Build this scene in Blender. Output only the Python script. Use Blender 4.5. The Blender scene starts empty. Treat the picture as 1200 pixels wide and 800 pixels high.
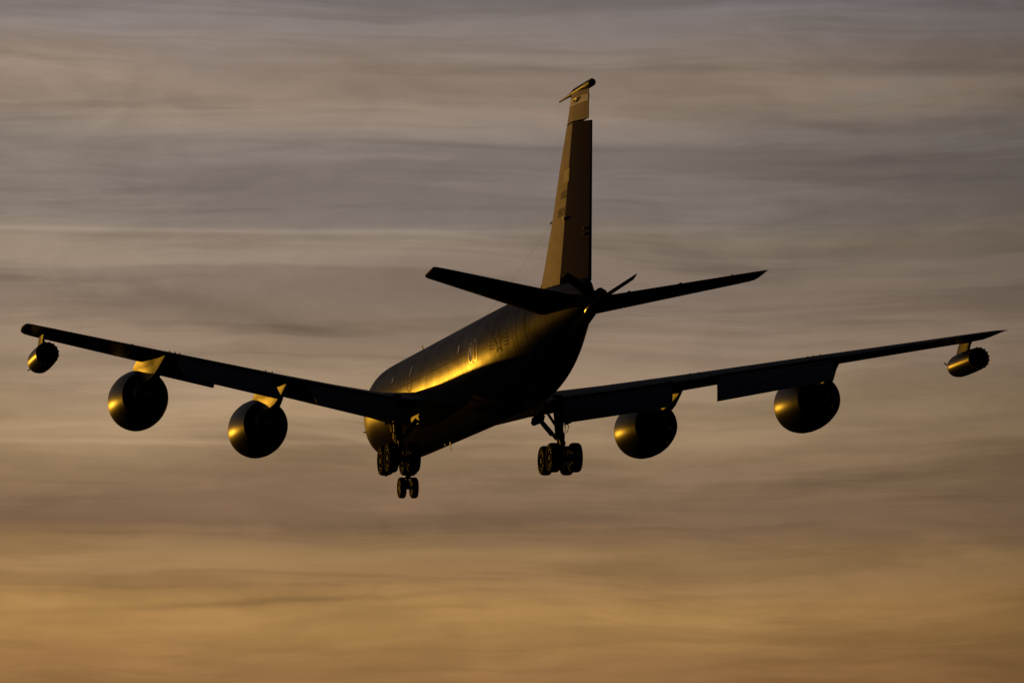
import bpy, bmesh, math, random
from mathutils import Vector, Matrix
random.seed(7)
S = bpy.context.scene
COL = S.collection
RAD = math.radians

# ------------------------------------------------------------------ camera
ELEV = RAD(7.9)
CAM = Vector((0.0, 0.0, 1.7))
cd = bpy.data.cameras.new('camera')
cd.sensor_fit = 'HORIZONTAL'; cd.sensor_width = 36.0
cd.lens = 5214.8 / 1200 * 36
cd.clip_start = 0.5; cd.clip_end = 60000
cam = bpy.data.objects.new('camera', cd); COL.objects.link(cam)
cam.location = CAM; cam.rotation_euler = (math.pi/2 + ELEV, 0, 0)
S.camera = cam

# pose of the aircraft in the world (body axes: x right, y forward, z up)
Rb = Matrix(((0.9726539769, -0.2318885816, -0.0131120912),
             (-0.0143361081, -0.1162879540, 0.9931120721),
             (-0.2318161280, -0.9657664301, -0.1164323207)))
Bm = Matrix(((1, 0, 0), (0, -math.sin(ELEV), -math.cos(ELEV)), (0, math.cos(ELEV), -math.sin(ELEV))))
POSE = Bm @ Rb
ROLL = Matrix.Rotation(RAD(-.5), 3, 'Y')    # trim of the bank angle
CBODY = Vector((-40.76645298, -196.8669347, -19.97949243))
S0, Z0 = 21.0, -4.3                       # body point that the aircraft's Empty stands at
PIV = Vector((0, -S0, 0.5))
AIR_LOC = CAM + POSE @ (PIV - CBODY) + POSE @ ROLL @ (Vector((0, -S0, Z0)) - PIV)
POSE = POSE @ ROLL

# ------------------------------------------------------------------ sun and sky
SUN_BODY = Vector((-0.285, 0.957, 0.028)).normalized()
SUN = (POSE @ SUN_BODY).normalized()
SUN_EL = math.asin(SUN.z)
SUN_AZ = math.atan2(SUN.x, SUN.y)
sl = bpy.data.lights.new('sun', 'SUN')
sl.energy = 0.72; sl.angle = RAD(0.53); sl.color = (1.0, 0.47, 0.03)
so = bpy.data.objects.new('sun', sl); COL.objects.link(so)
so.rotation_euler = SUN.to_track_quat('Z', 'Y').to_euler()

S.view_settings.view_transform = 'Standard'
S.view_settings.look = 'None'
S.view_settings.exposure = 0.0
S.view_settings.gamma = 1.0
S.view_settings.use_curve_mapping = False

def lin(r, g, b):
    f = lambda c: (c/255/12.92) if c/255 <= 0.04045 else ((c/255+0.055)/1.055)**2.4
    return (f(r), f(g), f(b), 1.0)

class NT:
    """small helper to write node trees"""
    def __init__(s, tree): s.t = tree; s.n = tree.nodes; s.l = tree.links
    def new(s, typ, **kw):
        n = s.n.new(typ)
        for k, v in kw.items(): setattr(n, k, v)
        return n
    def put(s, sock, v):
        if hasattr(v, 'is_output') or isinstance(v, bpy.types.NodeSocket): s.l.new(v, sock)
        elif v is not None: sock.default_value = v
    def math(s, op, a, b=None, c=None, clamp=False):
        n = s.new('ShaderNodeMath', operation=op, use_clamp=clamp)
        s.put(n.inputs[0], a)
        if b is not None: s.put(n.inputs[1], b)
        if c is not None: s.put(n.inputs[2], c)
        return n.outputs[0]
    def comb(s, x, y, z):
        n = s.new('ShaderNodeCombineXYZ')
        for i, v in enumerate((x, y, z)): s.put(n.inputs[i], v)
        return n.outputs[0]
    def noise(s, vec, scale, detail=4, rough=.55, dist=0.0):
        n = s.new('ShaderNodeTexNoise'); s.put(n.inputs['Vector'], vec)
        n.inputs['Scale'].default_value = scale; n.inputs['Detail'].default_value = detail
        n.inputs['Roughness'].default_value = rough; n.inputs['Distortion'].default_value = dist
        return n.outputs['Fac']
    def ramp(s, fac, stops, interp='LINEAR'):
        n = s.new('ShaderNodeValToRGB'); cr = n.color_ramp; cr.interpolation = interp
        while len(cr.elements) < len(stops): cr.elements.new(0.5)
        for e, (p, c) in zip(cr.elements, stops): e.position = p; e.color = c
        s.put(n.inputs[0], fac); return n.outputs[0]
    def mix(s, a, b, fac, blend='MIX'):
        n = s.new('ShaderNodeMix', data_type='RGBA', blend_type=blend)
        s.put(n.inputs[0], fac); s.put(n.inputs[6], a); s.put(n.inputs[7], b); return n.outputs[2]

def make_world():
    w = bpy.data.worlds.new('World'); S.world = w; w.use_nodes = True
    t = NT(w.node_tree); t.n.clear()
    out = t.new('ShaderNodeOutputWorld'); bg = t.new('ShaderNodeBackground')
    t.l.new(bg.outputs[0], out.inputs[0])
    sky = t.new('ShaderNodeTexSky', sky_type='NISHITA')
    sky.sun_disc = False; sky.sun_elevation = SUN_EL; sky.sun_rotation = SUN_AZ
    sky.dust_density = 2.0; sky.air_density = 1.0
    tc = t.new('ShaderNodeTexCoord'); d = tc.outputs['Generated']
    sp = t.new('ShaderNodeSeparateXYZ'); t.l.new(d, sp.inputs[0])
    x, y, z = sp.outputs
    el = t.math('MULTIPLY', t.math('ARCSINE', z), 180/math.pi)          # degrees above the horizon
    az = t.math('MULTIPLY', t.math('ARCTAN2', x, y), 180/math.pi)       # degrees
    # high thin cloud lies in long level sheets: noise much finer in elevation than in azimuth
    def nz(sa, se, off, det=5, rough=.55, dist=0.0):
        return t.noise(t.comb(t.math('MULTIPLY', az, sa), t.math('MULTIPLY', el, se), off), 1.0, det, rough, dist)
    wavy = t.math('SUBTRACT', nz(.22, .5, 21.7, 3, .5), .5)
    el0 = el
    el = t.math('ADD', el, t.math('MULTIPLY', wavy, .5))
    big = nz(.09, .42, 3.1, 4, .55, .5)
    mid = nz(.17, 1.25, 9.3, 6, .58, .9)
    fine = nz(.20, 3.6, 5.7, 7, .60, .35)
    puff = nz(.9, 1.9, 1.9, 8, .62, .8)
    warp = t.math('ADD', t.math('MULTIPLY', t.math('SUBTRACT', big, .5), 1.0),
                  t.math('MULTIPLY', t.math('SUBTRACT', mid, .5), .5))
    el2 = t.math('ADD', el, warp)
    # layers of the evening cloud sheet by elevation
    px = lambda p: 7.9 + math.degrees(math.atan((400-p)/5214.8))
    st = [(-2, (140,98,50)), (2.2, (142,102,58)), (px(795), (140,104,66)), (px(765), (152,114,70)), (px(730), (164,127,76)), (px(695), (158,122,76)), (px(668), (143,113,78)),
          (px(650), (150,120,80)), (px(630), (122,97,73)), (px(600), (125,101,79)), (px(570), (134,110,85)), (px(545), (145,121,92)), (px(520), (154,130,101)), (px(480), (161,138,108)),
          (px(430), (148,128,107)), (px(385), (142,124,106)), (px(340), (131,116,104)), (px(300), (138,124,109)), (px(276), (145,131,114)), (px(258), (128,119,111)), (px(205), (121,112,106)),
          (px(150), (128,119,111)), (px(105), (147,129,112)), (px(60), (138,124,112)), (px(15), (124,118,116)), (14.5, (110,107,110)), (22, (78,80,86)), (40, (48,53,62)), (90, (30,35,45))]
    lo, hi = -2.0, 30.0
    stops = []
    for e, c in st:
        p = (e-lo)/(90-lo)
        stops.append((p, lin(*c)))
    f = t.math('DIVIDE', t.math('SUBTRACT', el2, lo), 90-lo)
    cloud = t.ramp(f, stops)
    # streaks: brighter and darker filaments
    c5 = lambda v, a: t.math('MULTIPLY', t.math('SUBTRACT', v, .5), a)
    def sm(v, a, b, amt):
        m = t.new('ShaderNodeMapRange', interpolation_type='SMOOTHSTEP'); t.put(m.inputs[0], v)
        m.inputs[1].default_value = a; m.inputs[2].default_value = b; m.inputs[3].default_value = -amt/2; m.inputs[4].default_value = amt/2
        return m.outputs[0]
    layer = nz(.13, 1.55, 41.0, 7, .58, .5)
    streak = nz(.16, 3.9, 57.0, 6, .55, .35)
    k = t.math('ADD', c5(fine, .15), t.math('ADD', c5(mid, .44), t.math('ADD', c5(puff, .32), c5(big, .48))))
    k = t.math('ADD', k, t.math('ADD', sm(layer, .44, .58, .21), sm(streak, .53, .66, -.11)))
    k = t.math('ADD', k, 1.0)
    # two thin sunlit edges of cloud sheets
    def edge(e0, wid, amt, a0, a1):
        wob = t.math('MULTIPLY', t.math('SUBTRACT', mid, .5), .07)
        q = t.math('DIVIDE', t.math('SUBTRACT', t.math('ADD', el0, wob), e0), wid)
        g = t.math('POWER', 2.718, t.math('MULTIPLY', t.math('MULTIPLY', q, q), -1))
        mr = t.new('ShaderNodeMapRange', interpolation_type='SMOOTHSTEP')
        t.put(mr.inputs[0], az); mr.inputs[1].default_value = a0; mr.inputs[2].default_value = a1
        mr.inputs[3].default_value = amt; mr.inputs[4].default_value = amt*.18
        return t.math('MULTIPLY', g, mr.outputs[0])
    k = t.math('ADD', k, edge(px(272), .035, .24, -3.0, 1.5))
    k = t.math('ADD', k, edge(px(519), .04, .20, -2.5, 3.5))
    # single darker or brighter wisps of cloud: azimuth, elevation, half sizes, tilt, amount
    pa = lambda v: math.degrees(math.atan((v-600)/5214.8))
    for a0, e0, wa, we, tilt, amt in ((pa(190), px(362), 2.1, .17, -.15, -.19), (pa(345), px(388), .6, .09, -.12, -.17), (pa(60), px(345), 1.3, .12, -.05, -.10), (pa(300), px(707), 2.6, .045, .06, -.26),
                                      (pa(430), px(628), 2.6, .16, .02, -.12), (pa(60), px(80), 1.5, .5, 0, .10), (pa(1120), px(292), 1.6, .25, -.03, -.10),
                                      (pa(40), px(600), 1.6, .2, .08, -.10), (pa(900), px(172), 2.5, .3, -.08, -.06), (pa(760), px(690), 3.0, .35, 0, .05), (pa(980), px(60), 2.2, .3, 0, -.05)):
        da = t.math('SUBTRACT', az, a0); de = t.math('SUBTRACT', t.math('SUBTRACT', el, e0), t.math('MULTIPLY', da, tilt))
        de = t.math('ADD', de, t.math('MULTIPLY', t.math('SUBTRACT', puff, .5), we*3.2))
        qa = t.math('DIVIDE', da, wa); qe = t.math('DIVIDE', de, we)
        gq = t.math('POWER', 2.718, t.math('MULTIPLY', t.math('ADD', t.math('MULTIPLY', qa, qa), t.math('MULTIPLY', qe, qe)), -1))
        gq = t.math('MULTIPLY', gq, t.math('MULTIPLY_ADD', puff, 1.6, .2))
        k = t.math('ADD', k, t.math('MULTIPLY', gq, amt))
    # brighter towards the sun, dark and bluish in the east
    vm = t.new('ShaderNodeVectorMath', operation='DOT_PRODUCT'); t.l.new(d, vm.inputs[0]); vm.inputs[1].default_value = SUN
    u = t.math('MULTIPLY_ADD', vm.outputs['Value'], .5, .5)
    g = lambda v: (v, v, v, 1)
    dirf = t.ramp(u, [(0, (.05,.065,.10,1)), (.35, (.06,.072,.10,1)), (.6, (.16,.17,.185,1)), (.8, (.28,.285,.29,1)), (.87, (.36,.355,.35,1)), (.886, (.47,.46,.45,1)),
                      (.905, (.75,.74,.73,1)), (.922, (.95,.945,.94,1)), (.945, (1.06,1.05,1.04,1)), (.97, (1.1,1.08,1.03,1)), (.99, (1.15,1.08,.94,1)), (1, (1.4,1.2,.85,1))])
    cl = t.mix(cloud, dirf, 1.0, 'MULTIPLY')
    kk = t.new('ShaderNodeVectorMath', operation='SCALE'); t.put(kk.inputs[0], cl); t.put(kk.inputs['Scale'], k)
    # thinner places where the blue evening sky shows between the sheets
    gap = t.math('MULTIPLY', nz(.16, 1.0, 33.3, 5, .55, .6), 1.0)
    mr = t.new('ShaderNodeMapRange', interpolation_type='SMOOTHSTEP'); t.put(mr.inputs[0], gap)
    mr.inputs[1].default_value = .54; mr.inputs[2].default_value = .72; mr.inputs[4].default_value = .75
    hi_ = t.new('ShaderNodeMapRange', interpolation_type='SMOOTHSTEP'); t.put(hi_.inputs[0], el)
    hi_.inputs[1].default_value = px(420); hi_.inputs[2].default_value = px(220)
    blue = t.new('ShaderNodeVectorMath', operation='MULTIPLY'); t.put(blue.inputs[0], kk.outputs[0]); blue.inputs[1].default_value = (.70, .90, 1.08)
    kk2 = t.mix(kk.outputs[0], blue.outputs[0], t.math('MULTIPLY', mr.outputs[0], hi_.outputs[0]))
    # a little of the clear Nishita sky shows through the thin sheet
    ns = t.new('ShaderNodeVectorMath', operation='SCALE'); t.l.new(sky.outputs[0], ns.inputs[0]); ns.inputs['Scale'].default_value = .08
    ns2 = t.mix(ns.outputs[0], dirf, 1.0, 'MULTIPLY')
    kk2 = t.mix(kk2, (.955, .93, .95, 1), 1.0, 'MULTIPLY')
    fin = t.mix(kk2, ns2, .05)
    t.l.new(fin, bg.inputs[0]); bg.inputs[1].default_value = 1.0
make_world()

# ------------------------------------------------------------------ materials
def mat(name, base, rough=.4, metal=0.0, spec=.5, vary=.12, nscale=1.2, bump=0.0, skin=False, panel=False, coat=0.0, coat_rough=.2):
    m = bpy.data.materials.new(name); m.use_nodes = True
    t = NT(m.node_tree); b = t.n['Principled BSDF']
    b.inputs['Metallic'].default_value = metal
    b.inputs['Specular IOR Level'].default_value = spec
    b.inputs['Coat Weight'].default_value = coat; b.inputs['Coat Roughness'].default_value = coat_rough
    tc = t.new('ShaderNodeTexCoord'); o = tc.outputs['Object']
    n1 = t.noise(o, nscale, 5, .6)
    dark = tuple(c*(1-vary) for c in base)+(1,); lite = tuple(min(1, c*(1+vary)) for c in base)+(1,)
    colr = t.ramp(n1, [(.3, dark), (.7, lite)])
    hgt = None
    if skin or panel:
        sp = t.new('ShaderNodeSeparateXYZ'); t.l.new(o, sp.inputs[0])
        # streaks of oil and dirt drawn back along the airflow
        st = t.noise(t.comb(t.math('MULTIPLY', sp.outputs[0], 5.0), t.math('MULTIPLY', sp.outputs[1], .35), t.math('MULTIPLY', sp.outputs[2], 5.0)), 1.0, 5, .65)
        colr = t.mix(colr, t.ramp(st, [(.35, (.78,.76,.74,1)), (.6, (1,1,1,1))]), .8, 'MULTIPLY')
        # skin joints every few frames
        fr = t.math('ABSOLUTE', t.math('SUBTRACT', t.math('FRACT', t.math('DIVIDE', sp.outputs[1], 2.37)), .5))
        jt = t.math('LESS_THAN', fr, .007)
        colr = t.mix(colr, (.35,.34,.33,1), t.math('MULTIPLY', jt, .55), 'MULTIPLY')
        if skin:
            # the gloss is worn in patches and streaked by run-off
            wr = t.noise(t.comb(t.math('MULTIPLY', sp.outputs[0], .6), t.math('MULTIPLY', sp.outputs[1], .55), t.math('MULTIPLY', sp.outputs[2], 1.3)), 1.0, 6, .65, .4)
            ro = t.noise(t.comb(t.math('MULTIPLY', sp.outputs[0], .5), t.math('MULTIPLY', sp.outputs[1], 4.5), t.math('MULTIPLY', sp.outputs[2], .5)), 1.0, 4, .6)
            cw = t.math('MULTIPLY', t.math('MULTIPLY_ADD', wr, 1.7, .12), t.math('MULTIPLY_ADD', ro, 1.0, .5))
            t.put(b.inputs['Coat Weight'], t.math('MULTIPLY', cw, coat, clamp=True))
            # thin skin pulled between frames and stringers: shallow quilting
            w1 = t.math('SINE', t.math('MULTIPLY', sp.outputs[1], 2*math.pi/.508))
            nz = t.noise(t.comb(t.math('MULTIPLY', sp.outputs[0], .9), t.math('MULTIPLY', sp.outputs[1], 1.9), t.math('MULTIPLY', sp.outputs[2], .9)), 1.0, 3, .5)
            hgt = t.math('ADD', t.math('MULTIPLY', t.math('MULTIPLY', t.math('POWER', t.math('ABSOLUTE', w1), .6), .5), t.math('MULTIPLY', t.noise(t.comb(t.math('MULTIPLY', sp.outputs[0], .5), t.math('MULTIPLY', sp.outputs[1], .45), t.math('MULTIPLY', sp.outputs[2], .5)), 1.0, 4, .6), t.noise(o, .8, 4, .6))), t.math('MULTIPLY', nz, 1.2))
    t.put(b.inputs['Base Color'], colr)
    rn = t.noise(o, nscale*2.3, 4, .6)
    t.put(b.inputs['Roughness'], t.math('MULTIPLY_ADD', t.math('SUBTRACT', rn, .5), .16, rough))
    if bump or skin:
        if hgt is None: hgt = t.noise(o, nscale*6, 4, .6)
        bp = t.new('ShaderNodeBump'); bp.inputs['Strength'].default_value = bump or .25
        bp.inputs['Distance'].default_value = .012 if skin else .01
        t.put(bp.inputs['Height'], hgt); t.l.new(bp.outputs[0], b.inputs['Normal']); t.l.new(bp.outputs[0], b.inputs['Coat Normal'])
    return m

M = dict(
    skin=mat('grey_fuselage_paint', (.055,.045,.05), .65, spec=0.0, coat=.235, coat_rough=.285, skin=True, bump=.30),
    paint=mat('grey_wing_paint', (.11,.11,.125), .6, spec=.0, coat=.24, coat_rough=.34, panel=True),
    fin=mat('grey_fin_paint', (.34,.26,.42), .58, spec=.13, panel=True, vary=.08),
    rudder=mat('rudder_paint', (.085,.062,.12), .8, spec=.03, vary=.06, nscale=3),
    flap=mat('grey_flap_paint', (.24,.25,.28), .7, spec=.05, panel=True),
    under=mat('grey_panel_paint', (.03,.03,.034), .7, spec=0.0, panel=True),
    cowl=mat('grey_cowl_paint', (.035,.034,.036), .6, spec=0.0, coat=.40, coat_rough=.32, vary=.08, bump=.10),
    pylon=mat('grey_pylon_paint', (.07,.07,.072), .6, spec=0.0, coat=.27, coat_rough=.36, vary=.1),
    dark=mat('sooty_metal', (.028,.027,.026), .55, .5, vary=.3),
    core=mat('hot_section_metal', (.07,.062,.055), .5, .7, vary=.3),
    metal=mat('gear_metal', (.04,.04,.04), .55, .15, vary=.2),
    hub=mat('wheel_hub_metal', (.035,.032,.03), .65, 0.0, spec=.05, vary=.2, nscale=9),
    rubber=mat('tyre_rubber', (.014,.013,.013), .8, spec=.02, vary=.25, nscale=5, bump=.15),
    lettering=mat('faded_lettering', (.15,.115,.17), .58, spec=.08, vary=.15),
    faint=mat('faint_marking', (.022,.021,.021), .7, spec=.05, vary=.1),
    black=mat('black_marking', (.012,.012,.013), .8, spec=.08, vary=.1),
    white=mat('white_band_paint', (.80,.79,.82), .4, vary=.06),
    flag=mat('pale_flag_paint', (.56,.50,.56), .5, vary=.05),
    gold=mat('gold_emblem_paint', (.60,.34,.07), .4, vary=.15, nscale=8),
    glass=mat('dark_window_glass', (.02,.022,.025), .06, spec=.7, vary=.05),
    frame=mat('bare_window_frame', (.16,.155,.15), .3, .3, vary=.1),
    wire=mat('antenna_wire', (.22,.19,.16), .6, .2),
    brass=mat('boom_metal', (.42,.40,.36), .28, .7, vary=.15, nscale=4),
    grass=mat('dry_grass', (.05,.048,.028), .95, spec=0.0, vary=.4, nscale=.02),
)
def lamp_mat(name, colr, e):
    m = bpy.data.materials.new(name); m.use_nodes = True
    b = m.node_tree.nodes['Principled BSDF']
    b.inputs['Base Color'].default_value = (*colr, 1); b.inputs['Emission Color'].default_value = (*colr, 1)
    b.inputs['Emission Strength'].default_value = e
    return m
M['lamp'] = lamp_mat('position_light_lens', (1, .62, .25), 1.6)

# ------------------------------------------------------------------ mesh helpers
def P(x, s, z):
    """body station (right, distance behind nose, up) to the aircraft's own axes"""
    return Vector((x, -(s-S0), z-Z0))

def link(name, bm, m, parent=None, label=None, smooth=35, mats=None):
    bmesh.ops.recalc_face_normals(bm, faces=bm.faces)
    me = bpy.data.meshes.new(name); bm.to_mesh(me); bm.free()
    for mm in (mats or [m]): me.materials.append(mm)
    if smooth:
        me.polygons.foreach_set('use_smooth', [True]*len(me.polygons))
        me.set_sharp_from_angle(angle=RAD(smooth))
    o = bpy.data.objects.new(name, me); COL.objects.link(o)
    if parent: o.parent = parent
    if label: o['label'] = label
    return o

def link_each(name, bm, m, parent=None, smooth=35):
    """every loose piece of the mesh becomes an object of its own"""
    bm.verts.index_update(); left = set(bm.verts)
    while left:
        seed = left.pop(); isl = {seed}; todo = [seed]
        while todo:
            v = todo.pop()
            for e in v.link_edges:
                o = e.other_vert(v)
                if o not in isl: isl.add(o); todo.append(o)
        left -= isl
        b2 = bmesh.new(); mp = {}
        for v in isl: mp[v] = b2.verts.new(v.co)
        for f in {f for v in isl for f in v.link_faces}: b2.faces.new([mp[v] for v in f.verts])
        link(name, b2, m, parent, smooth=smooth)
    bm.free()

def loft(bm, rings, caps=(True, True), mi=0, closed=True):
    vs = [[bm.verts.new(p) for p in r] for r in rings]
    n = len(rings[0])
    for a, b in zip(vs, vs[1:]):
        for i in range(n if closed else n-1):
            j = (i+1) % n
            try: f = bm.faces.new((a[i], a[j], b[j], b[i])); f.material_index = mi
            except ValueError: pass
    if caps[0]: f = bm.faces.new(vs[0]); f.material_index = mi
    if caps[1]: f = bm.faces.new(vs[-1][::-1]); f.material_index = mi
    return vs

def axes(d):
    d = d.normalized(); u = Vector((0, 0, 1)) if abs(d.z) < .9 else Vector((1, 0, 0))
    a = d.cross(u).normalized(); return a, a.cross(d).normalized()

def tube(bm, pts, radii, n=14, caps=(True, True), mi=0, sq=1.0):
    if not isinstance(radii, (list, tuple)): radii = [radii]*len(pts)
    rings = []
    for i, p in enumerate(pts):
        d = (pts[min(i+1, len(pts)-1)] - pts[max(i-1, 0)])
        a, b = axes(d)
        rings.append([p + (a*math.cos(q)*sq + b*math.sin(q))*radii[i] for q in [2*math.pi*k/n for k in range(n)]])
    return loft(bm, rings, caps, mi)

def lathe(bm, centre, d, prof, n=40, caps=(False, False), mi=0):
    """prof: list of (distance along d, radius)"""
    d = d.normalized(); a, b = axes(d)
    rings = [[centre + d*t + (a*math.cos(q) + b*math.sin(q))*r for q in [2*math.pi*k/n for k in range(n)]] for t, r in prof]
    return loft(bm, rings, caps, mi)

def box(bm, c, sx, sy, sz, rot=None, bev=0.0, mi=0):
    r = bmesh.ops.create_cube(bm, size=1.0)
    vs = r['verts']
    for v in vs:
        q = Vector((v.co.x*sx, v.co.y*sy, v.co.z*sz))
        if rot: q = rot @ q
        v.co = c + q
    fs = {f for v in vs for f in v.link_faces}
    for f in fs: f.material_index = mi
    if bev:
        es = list({e for v in vs for e in v.link_edges})
        bmesh.ops.bevel(bm, geom=es, offset=bev, segments=2, affect='EDGES')

def catmull(tab, n):
    """resample table rows smoothly (monotone-ish cubic) along column 0"""
    out = []
    m = len(tab)
    def slope(i, c):
        if i == 0: a, b = 0, 1
        elif i == m-1: a, b = m-2, m-1
        else: a, b = i-1, i+1
        s = (tab[b][c]-tab[a][c])/(tab[b][0]-tab[a][0])
        if 0 < i < m-1:
            l = (tab[i][c]-tab[i-1][c])/(tab[i][0]-tab[i-1][0]); r = (tab[i+1][c]-tab[i][c])/(tab[i+1][0]-tab[i][0])
            if l*r <= 0: return 0.0
            lim = 3*min(abs(l), abs(r)); s = max(-lim, min(lim, s))
        return s
    def at(x):
        i = 0
        while i < m-2 and x > tab[i+1][0]: i += 1
        h = tab[i+1][0]-tab[i][0]; u = (x-tab[i][0])/h
        row = [x]
        for c in range(1, len(tab[0])):
            p0, p1, m0, m1 = tab[i][c], tab[i+1][c], slope(i, c)*h, slope(i+1, c)*h
            row.append((2*u**3-3*u*u+1)*p0+(u**3-2*u*u+u)*m0+(-2*u**3+3*u*u)*p1+(u**3-u*u)*m1)
        return row
    return at

# ------------------------------------------------------------------ ground
bm = bmesh.new()
N = 96
ring0 = [bm.verts.new((150*math.cos(2*math.pi*i/N), 150*math.sin(2*math.pi*i/N)+100, 0)) for i in range(N)]
bm.faces.new(ring0)
prev = ring0
for r in (600, 2500, 9000, 30000):
    cur = [bm.verts.new((r*math.cos(2*math.pi*i/N), r*math.sin(2*math.pi*i/N)+100, 0)) for i in range(N)]
    for i in range(N): bm.faces.new((prev[i], cur[i], cur[(i+1) % N], prev[(i+1) % N]))
    prev = cur
g = link('ground', bm, M['grass'], smooth=0); g['kind'] = 'structure'

# ------------------------------------------------------------------ the aircraft
air = bpy.data.objects.new('tanker_aircraft', None); COL.objects.link(air)
air.location = AIR_LOC; air.rotation_euler = POSE.to_euler()
air.empty_display_size = 2
air['label'] = 'dark four-engined jet with wheels and flaps down, flying away under a sunset sky'
air['category'] = 'airplane'

# ---- fuselage: station, half width, top, bottom, height of widest line
FUS = [(0.0, .02, -.72, -.76, -.74), (.25, .42, -.34, -1.12, -.74), (.7, .72, -.08, -1.45, -.72), (1.4, 1.03, .22, -1.78, -.66), (2.2, 1.27, .62, -2.0, -.55),
       (3.0, 1.45, 1.12, -2.15, -.42), (3.9, 1.60, 1.50, -2.26, -.28), (5.2, 1.74, 1.73, -2.34, -.12), (6.6, 1.81, 1.82, -2.38, -.03), (8.2, 1.83, 1.83, -2.39, 0),
       (14, 1.83, 1.83, -2.39, 0), (25.5, 1.83, 1.83, -2.39, 0), (27.5, 1.82, 1.83, -2.37, .01), (29.5, 1.74, 1.83, -2.24, .06), (31.5, 1.57, 1.82, -1.92, .16),
       (33.5, 1.30, 1.78, -1.44, .32), (35.5, .97, 1.70, -.86, .55), (37.3, .64, 1.58, -.34, .70), (38.6, .40, 1.50, .02, .78), (39.1, .26, 1.42, .14, .78),
       (39.38, .15, 1.20, .24, .74), (39.52, .05, .98, .50, .74)]
FUS = [((2.5+r[0]*6.3/8.2,)+r[1:] if r[0] <= 8.2 else r) for r in FUS]
FAT = catmull(FUS, 0)
def fus_ring(s, n=72, grow=0.0):
    _, w, zt, zb, zc = FAT(s)
    w += grow; zt += grow; zb -= grow
    ring = []
    for k in range(n):
        q = 2*math.pi*k/n; c, sn = math.cos(q), math.sin(q)
        if sn >= 0: x, z = w*c, zc+(zt-zc)*sn
        else:
            e = 2/2.12
            x, z = w*math.copysign(abs(c)**e, c), zc-(zc-zb)*abs(sn)**e
        ring.append(P(x, s, z))
    return ring
def fus_x(s, z):
    """half width of the fuselage at a station and height"""
    _, w, zt, zb, zc = FAT(s)
    if z >= zc: r = max(0, 1-((z-zc)/(zt-zc))**2)**.5
    else: r = max(0, 1-(abs((z-zc)/(zc-zb)))**2.12)**(1/2.12)
    return w*r
bm = bmesh.new()
sts = [2.5+d for d in (0, .04, .1, .2, .32, .45, .6, .8, 1.0, 1.2)] + [3.8+.28*i for i in range(1, 17)] + [8.6+.8*i for i in range(22)] + [26.2+.4*i for i in range(32)] + [39.0, 39.1, 39.2, 39.3, 39.38, 39.46, 39.52]
sts = sorted(set(round(s, 3) for s in sts if s <= 39.52))
loft(bm, [fus_ring(s) for s in sts])
fus = link('fuselage', bm, M['skin'], air, smooth=50)

def on_side(s, z, side=-1, off=.006):
    x = fus_x(s, z)+off
    return P(side*x, s, z)
def ribbon(bm, pts2, wid, side=-1, off=.006, step=.06, closed=False, mi=0):
    """flat painted line along (s, z) points, laid on the fuselage side"""
    pl = list(pts2)+([pts2[0]] if closed else [])
    for (s0, z0), (s1, z1) in zip(pl, pl[1:]):
        L = math.hypot(s1-s0, z1-z0)
        if L < 1e-6: continue
        k = max(1, int(L/step)); nx, nz = -(z1-z0)/L*wid/2, (s1-s0)/L*wid/2
        prev = None
        for i in range(k+1):
            s, z = s0+(s1-s0)*i/k, z0+(z1-z0)*i/k
            a = bm.verts.new(on_side(s+nx, z+nz, side, off)); b = bm.verts.new(on_side(s-nx, z-nz, side, off))
            if prev: bm.faces.new((prev[0], a, b, prev[1]))
            prev = (a, b)
def patch(bm, s0, s1, z0, z1, side=-1, off=.008, n=10, oval=False, mi=0):
    c = None
    if oval:
        ring = [bm.verts.new(on_side((s0+s1)/2+(s1-s0)/2*math.cos(q), (z0+z1)/2+(z1-z0)/2*math.sin(q), side, off)) for q in [2*math.pi*i/20 for i in range(20)]]
        f = bm.faces.new(ring); f.material_index = mi; return
    g = [[bm.verts.new(on_side(s0+(s1-s0)*i/n, z0+(z1-z0)*j/n, side, off)) for j in range(n+1)] for i in range(n+1)]
    for i in range(n):
        for j in range(n):
            f = bm.faces.new((g[i][j], g[i+1][j], g[i+1][j+1], g[i][j+1])); f.material_index = mi
def rrect(s0, s1, z0, z1, r):
    pts = []
    for cs, cz, a0 in ((s1-r, z1-r, 0), (s0+r, z1-r, 90), (s0+r, z0+r, 180), (s1-r, z0+r, 270)):
        for k in range(6):
            a = RAD(a0+90*k/5); pts.append((cs+r*math.cos(a), cz+r*math.sin(a)))
    return pts
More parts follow.
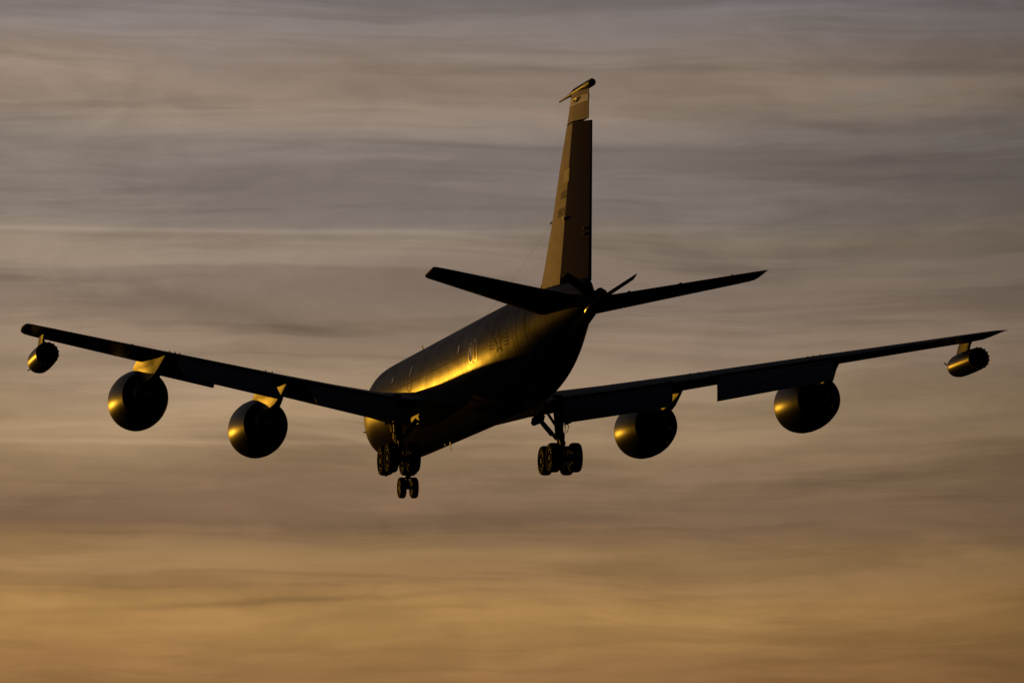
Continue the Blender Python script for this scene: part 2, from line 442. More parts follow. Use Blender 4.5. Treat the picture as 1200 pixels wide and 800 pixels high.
# hatch outlines, cabin windows, walkway line
for nm, s0, s1, z0, z1 in (('escape_hatch', 15.75, 16.55, -.32, .95), ('cargo_door', 10.0, 12.3, -.95, 1.05)):
    for side in (-1, 1):
        bm = bmesh.new(); ribbon(bm, rrect(s0, s1, z0, z1, .16), .03, side, closed=True); link(nm, bm, M['black'], fus, smooth=0)
for s, z, h in ((12.5, .52, .30), (16.2, .50, .46), (25.4, .36, .40)):
    for side in (-1, 1):
        bm = bmesh.new()
        patch(bm, s-.13, s+.13, z-h/2, z+h/2, side, .012, oval=True)
        link('cabin_window', bm, M['frame'], fus, smooth=0)  # pane in pale frame metal: the sky's glint is put into its colour
for side in (-1, 1):
    bm = bmesh.new(); patch(bm, 27.35, 27.75, -.36, .22, side, .010, oval=True); link('aft_window', bm, M['glass'], fus, smooth=0)
    bm = bmesh.new(); ribbon(bm, rrect(27.25, 27.85, -.42, .34, .22), .035, side, .012, closed=True); ribbon(bm, rrect(28.05, 28.5, -.42, .40, .2), .045, side, .012, closed=True)
    link('aft_window_frame', bm, M['frame'], fus, smooth=0)
    bm = bmesh.new(); ribbon(bm, [(9, .02), (27, .02)], .022, side); link('reference_line', bm, M['black'], fus, smooth=0)
    # cockpit side windows
    for a, b in ((4.3, 4.76), (4.82, 5.22)):
        bm = bmesh.new(); patch(bm, a, b, .30+.14*(a-4.3), .62+.38*(a-4.3), side, .010, n=5); link('cockpit_window', bm, M['glass'], fus, smooth=0)
    # low visibility star and bars
    bm = bmesh.new()
    cs, cz, r = 31.35, -.02, .50
    star = []
    for k in range(10):
        a = RAD(90+36*k); rr = r if k % 2 == 0 else r*.40
        star.append((cs+rr*math.cos(a)*1.0, cz+rr*math.sin(a)))
    ribbon(bm, star, .034, side, closed=True)
    for sg in (-1, 1):
        for zz in (-.20, -.07, .07, .20):
            ribbon(bm, [(cs+sg*.58, cz+zz), (cs+sg*1.02, cz+zz)], .034, side)
        ribbon(bm, [(cs+sg*1.02, cz-.2), (cs+sg*1.02, cz+.2)], .034, side)
    link('star_insignia', bm, M['faint'], fus, smooth=0)
# aft pressure-skin laps near the tail
bm = bmesh.new()
for s in (33.2, 34.1):
    for side in (-1, 1): ribbon(bm, [(s, -.6), (s, 1.3)], .03, side)
link_each('skin_lap', bm, M['black'], fus, smooth=0)
# boom operator's blister under the tail
bm = bmesh.new()
rings = []
for i in range(17):
    u = -1+2*i/16; r = max(.02, (1-u*u)**.5)
    rings.append([P(.50*r*math.cos(q), 30.9+2.3*u, -1.72-.16*u*-1*0-.58*r*abs(math.sin(q))*(1 if math.sin(q) < 0 else .1)+.18*(u+.0)) for q in [2*math.pi*k/24 for k in range(24)]])
loft(bm, rings); link('operator_blister', bm, M['skin'], fus)

# ---- wings
WING = [(1.2, 12.55, -1.16, 24.9, -1.74, .115), (1.83, 13.0, -1.12, 24.0, -1.62, .12), (2.6, 13.6, -1.06, 22.5, -1.38, .125), (3.4, 14.25, -.98, 21.25, -1.17, .13),
        (5.8, 16.15, -.74, 22.5, -.93, .12), (8.6, 18.37, -.44, 24.0, -.60, .112), (13.5, 22.45, .09, 26.8, -.03, .105), (18.7, 26.75, .60, 29.72, .60, .095),
        (19.15, 27.12, .65, 29.95, .655, .09), (19.38, 27.36, .67, 30.08, .685, .085), (19.54, 27.75, .69, 30.16, .70, .06), (19.62, 28.4, .70, 30.05, .71, .03)]
def wing_at(x):
    for a, b in zip(WING, WING[1:]):
        if a[0] <= x <= b[0]:
            u = (x-a[0])/(b[0]-a[0]); return [a[i]+(b[i]-a[i])*u for i in range(6)]
    return list(WING[-1])
def naca(t, th): return 5*th*(.2969*math.sqrt(max(t, 0))-.126*t-.3516*t*t+.2843*t**3-.1036*t**4)
def camber(t, m=.016, p=.4): return m/p**2*(2*p*t-t*t) if t < p else m/(1-p)**2*((1-2*p)+2*p*t-t*t)
def sect(st, side, f0=0.0, f1=1.0, n=18, m=.016, zoff=0.0):
    x, sl_, zl, st_, zt, th = st
    c = st_-sl_
    ts = [f0+(f1-f0)*((1-math.cos(math.pi*i/n))/2 if f0 == 0 and f1 == 1 else ((1-math.cos(math.pi/2*i/n)) if f0 == 0 else i/n)) for i in range(n+1)]
    up, lo = [], []
    for t in ts:
        y, k = naca(t, th)*c, camber(t, m)*c
        base_s, base_z = sl_+c*t, zl+(zt-zl)*t
        up.append(P(side*x, base_s, base_z+k+y+.003)); lo.append(P(side*x, base_s, base_z+k-y-.003))
    if f0 == 0: return up + lo[:0:-1]
    return up + lo[::-1]
def span(x0, x1, extra=0):
    xs = [x0]+[w[0] for w in WING if x0 < w[0] < x1]+[x1]
    out = [xs[0]]
    for a, b in zip(xs, xs[1:]):
        k = max(1, int((b-a)/1.2))
        out += [a+(b-a)*(i+1)/k for i in range(k)]
    return out
def foil_ring(x, s, z, chord, ang, th, side, n=10):
    """small aerofoil with its nose at (s, z), trailing edge turned down by ang"""
    ca, sa = math.cos(ang), math.sin(ang)
    up, lo = [], []
    for i in range(n+1):
        t = (1-math.cos(math.pi*i/n))/2; y = naca(t, th); k = camber(t, .03)
        for lst, v in ((up, k+y), (lo, k-y)):
            lst.append(P(side*(x-.32*chord*t*ca), s+chord*(t*ca+v*sa), z+chord*(-t*sa+v*ca)))
    return up + lo[:0:-1]
def flap(parent, side, x0, x1, drop0, drop1, name='flap'):
    bm = bmesh.new()
    for (c, ang, ds, dz, th) in ((.36, RAD(24), -.42, -.045, .16), (None, RAD(44), -.10, -.20, .11)):
        rings = []
        for i in range(7):
            x = x0+(x1-x0)*i/6; w = wing_at(x)
            ch = c or (drop0+(drop1-drop0)*i/6)/math.sin(ang)
            rings.append(foil_ring(x, w[3]+ds, w[4]+dz, ch, ang, th, side))
        loft(bm, rings)
    # flap tracks
    for u in (.16, .84):
        x = x0+(x1-x0)*u; w = wing_at(x)
        tube(bm, [P(side*x, w[3]-1.0, w[4]-.16), P(side*x, w[3]-.25, w[4]-.26), P(side*x, w[3]+.25, w[4]-.62)], [.05, .07, .04], 8)
    return link(name, bm, M['flap'], parent)

for side, nm in ((-1, 'wing'), (1, 'wing')):
    bm = bmesh.new()
    loft(bm, [sect(wing_at(x), side) for x in span(1.2, 3.4)])
    loft(bm, [sect(wing_at(x), side, 0, .72) for x in span(3.402, 18.6)])
    loft(bm, [sect(wing_at(x), side) for x in span(18.602, 19.36)])
    wing = link(nm, bm, M['paint'], air, smooth=40)
    bm = bmesh.new(); loft(bm, [sect(wing_at(x), side) for x in (19.362, 19.38, 19.46, 19.54, 19.58, 19.62)]); link('tip_cap', bm, M['pylon'], wing, smooth=50)
    # spoiler panels over the flaps
    for x0, x1 in ((3.45, 7.57), (9.2, 13.37)):
        bm = bmesh.new(); rings = []
        for x in span(x0, x1):
            w = wing_at(x); c = w[3]-w[1]; r = []
            for t in (.722, .80, .90, .945):
                r.append(P(side*x, w[1]+c*t, w[2]+(w[4]-w[2])*t+c*(camber(t)+naca(t, w[5]))+.004))
            r2 = [p-Vector((0, 0, .035)) for p in r]
            rings.append(r+r2[::-1])
        loft(bm, rings); link('spoiler', bm, M['paint'], wing)
    # ailerons
    for x0, x1, nm2 in ((7.62, 9.14, 'inboard_aileron'), (13.42, 18.585, 'outboard_aileron')):
        bm = bmesh.new(); loft(bm, [sect(wing_at(x), side, .724, 1.0, 6) for x in span(x0, x1)])
        ai = link(nm2, bm, M['paint'], wing)
        bm = bmesh.new()
        xm = x0+(x1-x0)*.35; w = wing_at(xm)
        box(bm, P(side*xm, w[3]-.15, w[4]+.03), .06, .3, .05, bev=.01)
        link('tab_hinge', bm, M['metal'], wing)
    flap(wing, side, 3.52, 7.56, .92, .86, 'inboard_flap')
    flap(wing, side, 9.20, 13.36, .95, .80, 'outboard_flap')
    # leading edge flap
    bm = bmesh.new(); rings = []
    for i in range(7):
        x = 10.75+(13.3-10.75)*i/6; w = wing_at(x)
        a = P(side*x, w[1]+.25, w[2]-.12); b = P(side*x, w[1]-.10, w[2]-.36); c = P(side*x, w[1]-.30, w[2]-.42)
        o = Vector((0, .02, .04))
        rings.append([a, b, c, c+o, b+o*1.3, a+o])
    loft(bm, rings); link('leading_edge_flap', bm, M['paint'], wing)
    # small vortex tabs and static wicks on the trailing edge
    bm = bmesh.new()
    for x in (12.9, 13.1, 13.35, 9.0, 8.7):
        w = wing_at(x); c = w[3]-w[1]; t = .62
        box(bm, P(side*x, w[1]+c*t, w[2]+(w[4]-w[2])*t+c*(camber(t)+naca(t, w[5]))+.03), .03, .14, .045)
    for x in (14.5, 15.6, 16.7, 17.8, 18.5):
        w = wing_at(x); tube(bm, [P(side*x, w[3]-.03, w[4]), P(side*x, w[3]+.22, w[4]-.02)], .008, 5)
    link_each('vortex_tab', bm, M['paint'], wing)
    # wing tip lamp
    bm = bmesh.new()
    rings = [[P(side*(19.36+.10*u), 27.80+.30*math.cos(q)*(1-u*.6)+.25*u, .70+.05*math.sin(q)*(1-u*.6)) for q in [2*math.pi*k/12 for k in range(12)]] for u in (0, .5, 1)]
    loft(bm, rings); link('tip_lamp', bm, M['glass'], wing)

# ---- tailplane
TAIL = [(.25, 34.65, .55, 39.75, .70, .10), (.9, 35.2, .63, 39.55, .79, .10), (5.7, 39.12, 1.29, 41.2, 1.43, .09), (6.04, 39.34, 1.34, 41.32, 1.47, .08), (6.22, 39.56, 1.36, 41.36, 1.49, .06), (6.30, 39.85, 1.38, 41.3, 1.50, .025)]
def tail_at(x):
    for a, b in zip(TAIL, TAIL[1:]):
        if a[0] <= x <= b[0]:
            u = (x-a[0])/(b[0]-a[0]); return [a[i]+(b[i]-a[i])*u for i in range(6)]
for side in (-1, 1):
    bm = bmesh.new()
    loft(bm, [sect(tail_at(x), side, 0, 1, 16, 0) for x in (.25, .6, .9)])
    loft(bm, [sect(tail_at(x), side, 0, .70, 16, 0) for x in (.902, 2, 3.2, 4.4, 5.6)])
    loft(bm, [sect(tail_at(x), side, 0, 1, 16, 0) for x in (5.602, 5.7, 6.08)])
    tp = link('tailplane', bm, M['paint'], air, smooth=40)
    bm = bmesh.new(); loft(bm, [sect(tail_at(x), side, 0, 1, 16, 0) for x in (6.082, 6.15, 6.22, 6.26, 6.30)]); link('tip_cap', bm, M['pylon'], tp, smooth=50)
    bm = bmesh.new(); loft(bm, [sect(tail_at(x), side, .705, 1, 6, 0) for x in (.92, 2, 3.2, 4.4, 5.585)])
    link('elevator', bm, M['paint'], tp)
    bm = bmesh.new()
    for x in (1.6, 3.4, 5.2):
        w = tail_at(x); box(bm, P(side*x, w[3]-.75, w[4]+.07), .05, .25, .05)
    link_each('elevator_hinge', bm, M['metal'], tp)

# ---- fin (stations by height)
FINL = [(.9, 31.2), (1.5, 32.0), (1.99, 32.62), (2.5, 33.1), (3.02, 33.5), (3.8, 34.15), (4.5, 34.66), (5.98, 35.68), (7.42, 36.82), (8.2, 37.40), (8.40, 37.50), (8.50, 37.62)]
FLE = catmull(FINL, 0)
def fin_te(z): return 39.08+(z-1.44)*(.80/5.8)
def fin_rl(z): return 36.23+(z-1.84)*(1.90/5.58)
def fin_ring(z, f_te, f_le=None, n=16, grow=0.0, tilt=0.0):
    """section of the fin at height z between leading and trailing stations of the whole chord"""
    le, te = FLE(z)[1], fin_te(z)
    c = te-le; th = .11
    a = (0 if f_le is None else (f_le-le)/c); b = (f_te-le)/c
    L, Rr = [], []
    for i in range(n+1):
        t = a+(b-a)*((1-math.cos(math.pi/2*i/n)) if a == 0 else i/n)
        y = naca(min(t, 1), th)*c+.004+grow
        zz = z-tilt*max(0, (t-.42)/.58)
        L.append(P(-y, le+c*t, zz)); Rr.append(P(y, le+c*t, zz))
    return L + (Rr[:0:-1] if a == 0 else Rr[::-1])
bm = bmesh.new()
zs = [.9, 1.5, 1.75, 1.99, 2.5, 3.02, 3.8, 4.5, 5.2, 5.98, 6.7, 7.40]
loft(bm, [fin_ring(z, fin_rl(z)-.012) for z in zs])
loft(bm, [fin_ring(z, fin_te(z)-.03, tilt=tl) for z, tl in ((7.455, .17), (7.7, .12), (8.2, .1), (8.40, .1), (8.50, .1))])
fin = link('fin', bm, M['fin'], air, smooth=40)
# rudder, turned a little to starboard
bm = bmesh.new()
def rud(zl, zt, u):
    pass
rings = []
NR = 9
for i in range(NR):
    u = i/(NR-1)
    # the rudder's lower and upper edges slope down towards the trailing edge
    L, Rr = [], []
    for k in range(7):
        v = k/6
        z0 = 1.84+(1.40-1.84)*v; z1 = 7.42+(7.24-7.42)*v
        z = z0+(z1-z0)*u
        sA = fin_rl(1.84+(7.42-1.84)*u); sB = fin_te(z)-.42*(1-u)-.12*u
        s = sA+(sB-sA)*v
        le = FLE(z)[1]; c = fin_te(z)-le
        t = min(1, (s-le)/c)
        y = naca(t, .11)*c+.012
        dx = (s-sA)*math.tan(RAD(5))
        L.append(P(-y+dx, s, z)); Rr.append(P(y+dx, s, z))
    rings.append(L+Rr[::-1])
loft(bm, rings)
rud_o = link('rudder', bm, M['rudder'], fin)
bm = bmesh.new()
for z in (3.95,):
    box(bm, P(-.29, fin_rl(z)+.0, z), .07, .14, .14, bev=.02)
    box(bm, P(.29, fin_rl(z)+.0, z), .07, .14, .14, bev=.02)
link_each('rudder_hinge', bm, M['brass'], rud_o)
bm = bmesh.new()
for z in (3.1, 3.3):
    box(bm, P(.0, fin_te(z)-.28, z), .20, .36, .05, bev=.01)
link_each('trim_tab_rod', bm, M['black'], rud_o)
# white band with gold emblem near the top
bm = bmesh.new()
def band(z0, z1, grow):
    rings = []
    for u in (0, .5, 1):
        L, Rr = [], []
        for i in range(17):
            t = 1-math.cos(math.pi/2*i/16)
            z = z0+(z1-z0)*u-.13*t
            le, te = FLE(z)[1], fin_te(z)-.028
            c = fin_te(z)-le; tt = t*(te-le)/c
            y = naca(tt, .11)*c+.004+grow
            ss = le+c*tt-(.003 if i == 0 else 0)
            L.append(P(-y, ss, z)); Rr.append(P(y, ss, z))
        rings.append(L+Rr[:0:-1])
    return rings
loft(bm, band(8.07, 8.33, .014), (False, False)); wb = link('white_band', bm, M['white'], fin, smooth=60)
def fin_side(s, z, off=.012, side=-1):
    le = FLE(z)[1]; c = fin_te(z)-le; t = min(1, max(0, (s-le)/c))
    return P(side*(naca(t, .11)*c+.004+off), s, z)
for side in (-1, 1):
    bm = bmesh.new()
    f = bm.faces.new([bm.verts.new(fin_side(38.5+.42*math.cos(q), 8.15+.10*math.sin(q), .024, side)) for q in [2*math.pi*k/20 for k in range(20)]])
    f = bm.faces.new([bm.verts.new(fin_side(s, z, .027, side)) for s, z in ((38.0, 8.20), (37.75, 8.16), (37.95, 8.10), (38.2, 8.12))])
    link('band_emblem', bm, M['gold'], wb, smooth=0)
    bm = bmesh.new()
    for pts in (((38.62, 8.12), (38.85, 8.24), (39.25, 8.20), (38.95, 8.12), (38.75, 8.06)), ((38.38, 8.10), (38.30, 8.24), (38.55, 8.13))):
        bm.faces.new([bm.verts.new(fin_side(s, z, .031, side)) for s, z in pts])
    link('emblem_wings', bm, M['black'], wb, smooth=0)
# lettering and flag, laid on the curved fin skin
def text_on_fin(body, s_mid, z_mid, size, side, name):
    cu = bpy.data.curves.new(name, 'FONT'); cu.body = body; cu.size = size; cu.align_x = 'CENTER'; cu.align_y = 'CENTER'; cu.offset = .012; cu.space_character = 1.08
    to = bpy.data.objects.new(name, cu); COL.objects.link(to)
    dg = bpy.context.evaluated_depsgraph_get()
    me = bpy.data.meshes.new_from_object(to.evaluated_get(dg))
    bpy.data.objects.remove(to); bpy.data.curves.remove(cu)
    bm = bmesh.new(); bm.from_mesh(me); bpy.data.meshes.remove(me)
    bmesh.ops.subdivide_edges(bm, edges=[e for e in bm.edges if e.calc_length() > .08], cuts=2)
    bmesh.ops.triangulate(bm, faces=bm.faces)
    for v in bm.verts:
        # port side reads nose to tail, starboard side tail to nose
        s = s_mid + (v.co.x if side < 0 else -v.co.x); z = z_mid + v.co.y
        v.co = fin_side(s, z, .010, side)
    return link(name, bm, M['lettering'], fin, smooth=0)
for side in (-1, 1):
    text_on_fin('AMC', 36.80, 4.86, .36, side, 'command_letters')
    text_on_fin('38025', 36.48, 4.24, .40, side, 'serial_number')
    bm = bmesh.new()
    for k in range(7):
        z = 5.30+k*.072
        row = []
        for i in range(6):
            s = 36.85+.72*i/5
            row.append((bm.verts.new(fin_side(s+.02*k, z, .010, side)), bm.verts.new(fin_side(s+.02*k, z+.032, .010, side))))
        for a, b in zip(row, row[1:]): bm.faces.new((a[0], b[0], b[1], a[1]))
    link('flag_stripes', bm, M['flag'], fin, smooth=0)
# probe on top of the fin
bm = bmesh.new()
a, b = P(0, 35.44, 8.60), P(0, 40.62, 8.50)
pt = lambda u: a+(b-a)*u+Vector((0, 0, .02))
tube(bm, [pt(0), pt(.02), pt(.30), pt(.42), pt(.50), pt(.82)], [.012, .03, .055, .10, .145, .145], 18, (True, False))
probe = link('fin_tip_probe', bm, M['paint'], fin)
bm = bmesh.new(); tube(bm, [pt(.82), pt(.97), pt(.99), pt(1)], [.147, .147, .12, .06], 18, (False, True))
link('probe_cap', bm, M['dark'], probe)
bm = bmesh.new()
rings = []
for z, g in ((8.48, 0), (8.56, .03)):
    rings.append([P(.10*math.sin(q)*(1 if g == 0 else .8), 38.7+1.1*math.cos(q), z) for q in [2*math.pi*k/24 for k in range(24)]])
loft(bm, rings); link('probe_saddle', bm, M['paint'], probe)
# wire aerial
bm = bmesh.new()
w0, w1 = P(0, 34.70, 4.42), P(0, 21.2, 1.84)
tube(bm, [w0+(w1-w0)*u-Vector((0, 0, .12*math.sin(math.pi*u))) for u in [i/14 for i in range(15)]], .003, 6)
wire = link('wire_aerial', bm, M['wire'], air)
bm = bmesh.new(); dd = (w1-w0)
tube(bm, [w0, w0+dd*.012, w0+dd*.03, w0+dd*.034], [.05, .05, .035, .015], 10)
tube(bm, [w0+dd*.06, w0+dd*.075], [.03, .03], 8)
link_each('wire_insulator', bm, M['dark'], wire)
bm = bmesh.new(); box(bm, P(0, 33.42, 3.05), .05, .12, .10, bev=.015); link('fin_lamp', bm, M['brass'], fin)
# tail lamp
bm = bmesh.new(); lathe(bm, P(-.03, 39.49, .93), Vector((0, -1, 0)), [(0, .05), (.04, .045), (.07, .025), (.08, .005)], 12, (True, True))
link('tail_lamp', bm, M['lamp'], fus)

# ---- refuelling boom
def bpt(s): return P(0, s, .60+(s-41.4)*.247+(.10*min(1, (39.2-s)/2) if s < 39.2 else 0))
bm = bmesh.new()
tube(bm, [bpt(32.4), bpt(33.2), bpt(35), bpt(38), bpt(39.4), bpt(40.9)], [.10, .20, .23, .22, .21, .18], 20)
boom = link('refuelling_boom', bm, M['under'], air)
bm = bmesh.new(); tube(bm, [bpt(40.85), bpt(41.1), bpt(41.4), bpt(41.46)], [.135, .135, .14, .10], 18); link('boom_nozzle', bm, M['dark'], boom)
bm = bmesh.new()
rings = []
for i in range(9):
    u = i/8; s = 40.0+1.2*u
    c = bpt(s); r = .22*(1-(2*u-1)**2)**.5+.03
    rings.append([c+Vector((r*.8*math.cos(q), 0, .12+r*1.15*math.sin(q))) for q in [2*math.pi*k/16 for k in range(16)]])
loft(bm, rings); link('ruddevator_housing', bm, M['under'], boom)
for side in (-1, 1):
    bm = bmesh.new()
    r0 = [(0, 40.35), (1, 41.30)]
    rings = []
    for u in [0, .25, .5, .75, .94, 1.0]:
        x = .16+(1.33-.16)*u; z = .46+(1.22-.46)*u
        ch = .86*(1-.12*u)*(1 if u < .97 else .8); sA = 40.45+.22*u
        n_ = Vector((-side*(1.22-.46), 0, 1.38-.16)).normalized()
        rr = []
        for sgn, rng in ((1, range(11)), (-1, range(9, 0, -1))):
            for i in rng:
                t = (1-math.cos(math.pi*i/10))/2; y = naca(t, .15)*ch*sgn*(1 if u < .97 else .5)
                rr.append(P(side*x, sA+ch*t, z+.17*ch*t)+n_*y)
        rings.append(rr)
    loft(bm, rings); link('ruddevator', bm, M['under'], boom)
bm = bmesh.new()
lathe(bm, P(-.12, 39.35, .12), Vector((0, -1, .25)), [(0, .02), (.06, .10), (.3, .13), (.55, .11), (.75, .05), (.85, .01)], 16)
link('boom_latch', bm, M['brass'], boom)

# ---- engines (one built, three copied)
D = Vector((0, -1, 0))
bm = bmesh.new()
prof = [(.18, .80), (.05, .87), (0, .945), (.06, 1.01), (.25, 1.07), (.6, 1.12), (1.1, 1.14), (1.7, 1.125), (2.3, 1.07), (2.8, .99), (3.15, .92), (3.15, .89), (2.7, .91), (2.0, .94)]
lathe(bm, Vector((0, 2.05, 0)), D, prof, 56)
cowl = link('engine_nacelle', bm, M['cowl'], air, smooth=50)
def sub(name, prof, m, n=40, caps=(True, True)):
    bm = bmesh.new(); lathe(bm, Vector((0, 2.05, 0)), D, prof, n, caps); return link(name, bm, m, cowl)
sub('inlet_duct', [(.18, .78), (.7, .84), (1.0, .86), (1.0, .02)], M['dark'], caps=(False, False))
sub('fan_spinner', [(.55, .01), (.62, .10), (.85, .22), (.99, .26)], M['core'])
sub('core_cowl', [(1.9, .66), (2.6, .66), (3.2, .58), (3.8, .46), (3.8, .43), (3.4, .46)], M['dark'], caps=(True, False))
sub('exhaust_plug', [(3.3, .30), (3.7, .27), (4.1, .16), (4.35, .02)], M['dark'])
bm = bmesh.new(); lathe(bm, Vector((0, 2.05, 0)), D, [(2.02, .925), (2.0, .64)], 40); link('duct_wall', bm, M['dark'], cowl)
bm = bmesh.new()
for k in range(24):
    q = 2*math.pi*k/24
    rings = []
    for r in (.26, .84):
        c = Vector((r*math.cos(q), 2.05-.93, r*math.sin(q))); tg = Vector((-math.sin(q), 0, math.cos(q)))
        rings.append([c+tg*.08+Vector((0, .05, 0)), c+tg*.0+Vector((0, .01, 0)), c-tg*.08-Vector((0, .05, 0)), c-tg*.01])
    loft(bm, rings)
link('fan_blades', bm, M['core'], cowl)
bm = bmesh.new()
for q in (RAD(200), RAD(-25)):
    box(bm, Vector((1.09*math.cos(q), .9, 1.09*math.sin(q))), .04, .28, .10)
tube(bm, [Vector((-.72, .55, -.80)), Vector((-.78, .45, -.90))], [.04, .025], 8)
link_each('cowl_latch', bm, M['dark'], cowl)
ENG = [(-13.98, -1.29), (-8.29, -1.96), (8.29, -1.99), (13.98, -1.35)]
ENG_S = {13.98: 21.75, 8.29: 17.1}
kids = [o for o in COL.objects if o.parent == cowl]
engines = []
for i, (x, z) in enumerate(ENG):
    e = cowl if i == 0 else cowl.copy()
    if i:
        COL.objects.link(e); e.parent = air
        for k in kids:
            c = k.copy(); COL.objects.link(c); c.parent = e
    e.location = P(x, ENG_S[abs(x)]-.15, z+.05); e.scale = (1, 1, 1.05)
    engines.append(e)
# pylons
for x, z in ENG:
    side = 1 if x > 0 else -1; s0 = ENG_S[abs(x)]-.15
    w = wing_at(abs(x)); bm = bmesh.new()
    c = w[3]-w[1]
    def wl(t): return w[1]+c*t, w[2]+(w[4]-w[2])*t+c*(camber(t)-naca(t, w[5]))
    # side outline: (s, top, bottom, half thickness)
    sF = s0-.95
    tE = .92 if abs(x) > 10 else .82; cant = -side*.26 if abs(x) > 10 else -side*.04
    zt0 = z+1.06
    rows = [(sF, zt0+.0, zt0-.1, .03), (sF+.18, zt0+.09, zt0-.2, .12), (sF+.6, zt0+.18, z+.75, .19), (sF+1.3, min(w[2]-.02, zt0+.26), z+.7, .24),
            (w[1]-.02, w[2]+.02, z+.6, .25), (w[1]+.15*c, wl(.15)[1]+.12, z+.5, .24), (w[1]+.33*c, wl(.33)[1]+.1, z+.52, .20),
            (w[1]+.46*c, wl(.46)[1]+.08, max(z+.62, wl(.46)[1]-.75), .14), (w[1]+.64*c, wl(.64)[1]+.06, wl(.64)[1]-.36, .07), (w[1]+tE*c, wl(tE)[1]+.04, wl(tE)[1]-.03, .02)]
    rings = []
    for s, zt, zb, h in rows:
        zt = max(zt, zb+.04)
        u = max(0, (s-s0)/(w[3]-s0)); xc = x+cant*u; fl = .16*min(h*4, zt-zb)*min(1, h/.15)
        rings.append([P(xc-h-fl, s, zt), P(xc-h-fl*.55, s, zt-.35*(zt-zb)), P(xc-h-fl*.2, s, (zt+zb)/2), P(xc-h, s, zb), P(xc+h, s, zb), P(xc+h+fl*.2, s, (zt+zb)/2), P(xc+h+fl*.55, s, zt-.35*(zt-zb)), P(xc+h+fl, s, zt)])
    loft(bm, rings); link('engine_pylon', bm, M['pylon'], air, smooth=45)

# ---- wing tip refuelling pods
for side in (-1, 1):
    x, z = side*18.7, -.36
    bm = bmesh.new()
    c = P(x, 25.9, z-.02); dv = Vector((0, -1, .02))
    lathe(bm, c, dv, [(0, .10), (.06, .17), (.22, .29), (.5, .41), (.85, .46), (1.4, .475), (2.4, .47), (2.9, .455), (3.2, .44), (3.2, .40), (2.8, .39)], 36, (True, False))
    pod = link('refuelling_pod', bm, M['cowl'], air, smooth=45)
    bm = bmesh.new(); lathe(bm, c, dv, [(2.8, .395), (2.78, .02)], 30); link('pod_tunnel', bm, M['dark'], pod)
    bm = bmesh.new()
    for k in range(16):
        q = 2*math.pi*(k+.5)/16
        b = c+dv*3.12+Vector((.41*math.cos(q), 0, .41*math.sin(q))); e = c+dv*3.27+Vector((.445*math.cos(q), 0, .445*math.sin(q)))
        tube(bm, [b, e], [.03, .022], 6)
    tube(bm, [c+dv*2.8, c+dv*3.2], [.10, .16], 14)
    link('drogue_basket', bm, M['dark'], pod)
    bm = bmesh.new()
    tube(bm, [c-dv*.12, c-dv*.04, c+dv*.04], [.03, .08, .10], 14)
    for a in (RAD(35), RAD(215)):
        v = Vector((math.cos(a)*side*-1, 0, math.sin(a)))
        tube(bm, [c-dv*.05+v*.06, c-dv*.05+v*.42], [.035, .025], 6)
    link('ram_air_turbine', bm, M['dark'], pod)
    w = wing_at(18.8)
    bm = bmesh.new(); rings = []
    for zz, sa, sb, h in ((z+.36, 26.35, 27.95, .10), ((z+.38+w[2])/2, 26.6, 28.15, .085), (w[2]-.02, 26.9, 28.6, .08)):
        r = []
        for sg, rng in ((1, range(11)), (-1, range(9, 0, -1))):
            for i in rng:
                t = (1-math.cos(math.pi*i/10))/2
                r.append(P(x+sg*h*(4*t*(1-t))**.5, sa+(sb-sa)*t, zz))
        rings.append(r)
    loft(bm, rings); link('pod_pylon', bm, M['pylon'], pod)

# ---- landing gear
def wheel(parent, c, r, w):
    bm = bmesh.new(); X = Vector((1, 0, 0))
    h = w/2
    prof = [(-h*.55, r*.60), (-h*.92, r*.66), (-h, r*.78), (-h*.9, r*.92), (-h*.6, r*.985), (-h*.2, r), (h*.2, r), (h*.6, r*.985), (h*.9, r*.92), (h, r*.78), (h*.92, r*.66), (h*.55, r*.60)]
    lathe(bm, c, X, prof, 36)
    for sg in (-1, 1):
        lathe(bm, c, X*sg, [(h*.55, r*.605), (h*.80, r*.58), (h*.78, r*.50), (h*.45, r*.42), (h*.40, r*.24), (h*.85, r*.20), (h*.9, r*.10), (h*.9, .004)], 30, mi=1)
        for k in range(8):
            q = 2*math.pi*k/8
            box(bm, c+Vector((sg*h*.46, r*.33*math.cos(q), r*.33*math.sin(q))), .04, .05, .05, mi=2)
    return link('wheel', bm, None, parent, mats=[M['rubber'], M['hub'], M['dark']], smooth=40)
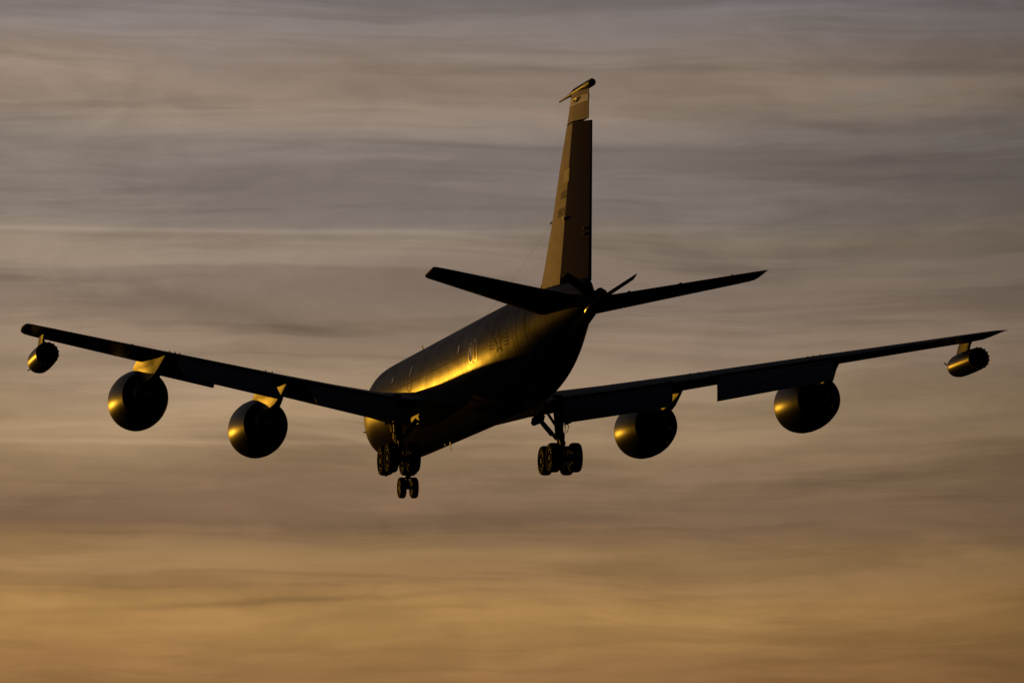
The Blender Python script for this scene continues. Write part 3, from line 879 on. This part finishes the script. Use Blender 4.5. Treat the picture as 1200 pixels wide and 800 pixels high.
for side in (-1, 1):
    x = side*3.37; bm = bmesh.new()
    ax = -3.62; s = 21.0
    tube(bm, [P(x, s-.25, -1.0), P(x, s-.08, -2.2), P(x, s-.04, -2.75)], [.20, .19, .17], 18)
    tube(bm, [P(x, s-.06, -2.55), P(x, s-.04, -2.80)], [.215, .215], 18)
    tube(bm, [P(x, s-.04, -2.7), P(x, s, -3.55)], [.115, .115], 16)
    tube(bm, [P(x, s-.86, ax+.02), P(x, s, ax-.01), P(x, s+.86, ax+.02)], [.10, .14, .10], 12)
    for ds in (-.70, .70): tube(bm, [P(x-.56, s+ds, ax), P(x+.56, s+ds, ax)], .075, 12)
    gear = link('main_gear_leg', bm, M['metal'], air)
    bm = bmesh.new()     # scissor links behind the leg
    for a, b in ((P(x, s+.12, -2.70), P(x, s+.50, -3.02)), (P(x, s+.50, -3.02), P(x, s+.14, -3.42))):
        box(bm, (a+b)/2, .20, .07, (b-a).length, (b-a).to_track_quat('Z', 'Y').to_matrix(), .015)
    link('scissor_link', bm, M['metal'], gear)
    bm = bmesh.new()     # folding side brace going up and inboard
    a, b = P(side*3.22, s, -2.80), P(side*2.45, s-.1, -1.85)
    tube(bm, [a, a+(b-a)*.18], [.055, .055], 10); tube(bm, [a+(b-a)*.18, a+(b-a)*.22, b], [.09, .11, .10], 12)
    tube(bm, [P(side*3.3, s-.15, -2.3), P(side*3.3, s-1.8, -1.5)], [.06, .06], 10)
    link('side_brace', bm, M['metal'], gear)
    bm = bmesh.new()     # hoses
    for k, (ox, oy) in enumerate(((.20, .18), (.17, -.2), (-.18, .2))):
        tube(bm, [P(x+side*ox, s+oy, -2.1), P(x+side*(ox+.14), s+oy+.03, -2.28), P(x+side*(ox+.10), s+oy, -2.5), P(x+side*ox*.8, s+oy, -2.62), P(x+side*ox*.8, s+oy*.7, -2.9)], .022, 6)
    link_each('brake_hose', bm, M['dark'], gear)
    bm = bmesh.new()
    box(bm, P(side*2.52, s-.2, -1.98), .22, 1.5, .36, Matrix.Rotation(side*RAD(14), 3, 'Y'), .05)
    link('gear_bay_fairing', bm, M['pylon'], gear)
    bm = bmesh.new()
    box(bm, P(side*3.72, s-.15, -1.75), .05, .95, .85, Matrix.Rotation(side*RAD(-8), 3, 'Y'), .015)
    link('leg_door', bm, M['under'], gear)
    for ds in (-.70, .70):
        for dx in (-.45, .45): wheel(gear, P(x+dx, s+ds, ax), .61, .43)
bm = bmesh.new()
tube(bm, [P(0, 6.85, -1.9), P(0, 6.95, -2.9)], [.13, .12], 14); tube(bm, [P(0, 6.94, -2.85), P(0, 7, -3.55)], [.075, .075], 12)
tube(bm, [P(-.40, 7, -3.60), P(.40, 7, -3.60)], .07, 12)
tube(bm, [P(0, 6.9, -2.8), P(0, 5.7, -2.2)], [.06, .06], 10)
box(bm, P(0, 7.0, -3.15), .30, .16, .12, bev=.03)
ng = link('nose_gear_leg', bm, M['metal'], air)
for dx in (-.27, .27): wheel(ng, P(dx, 7.0, -3.60), .465, .29)
bm = bmesh.new(); box(bm, P(.16, 7.05, -3.05), .30, .05, .06, bev=.02); link('taxi_lamp_bracket', bm, M['rubber'], ng)
for sd in (-1, 1):
    bm = bmesh.new(); box(bm, P(sd*.52, 5.6, -2.62), .04, 1.5, .62, Matrix.Rotation(sd*RAD(-6), 3, 'Y'), .015); link('nose_gear_door', bm, M['under'], ng)

# ---- aerials on the spine and belly
def blade(name, s, z, up, lean, ch, m, x=0.0):
    bm = bmesh.new(); rings = []
    for u in (0, .5, 1):
        c = P(x, s+lean*u, z+up*u); k = ch*(1-.35*u)
        rings.append([c+Vector((.02*math.sin(q), k/2*math.cos(q), 0)) for q in [2*math.pi*i/12 for i in range(12)]])
    loft(bm, rings); return link(name, bm, m, fus)
blade('spine_aerial', 10.9, 1.80, .46, -.45, .22, M['dark'])
blade('spine_aerial', 7.4, 1.80, .10, .0, .5, M['paint'])
blade('belly_aerial', 15.6, -2.36, -.42, .1, .16, M['white'])
blade('belly_aerial', 14.6, -2.36, -.12, .05, .3, M['paint'])
blade('belly_aerial', 28.6, -2.28, -.26, .25, .07, M['dark'], .35)
bm = bmesh.new(); tube(bm, [on_side(5.3, -1.0), on_side(5.3, -1.0, -1, .10), on_side(5.15, -1.0, -1, .12)], [.03, .025, .015], 8); link('pitot_probe', bm, M['dark'], fus)
bm = bmesh.new(); box(bm, on_side(33.35, 1.74, -1, .0), .06, .10, .30); link('fin_root_vane', bm, M['dark'], fus)
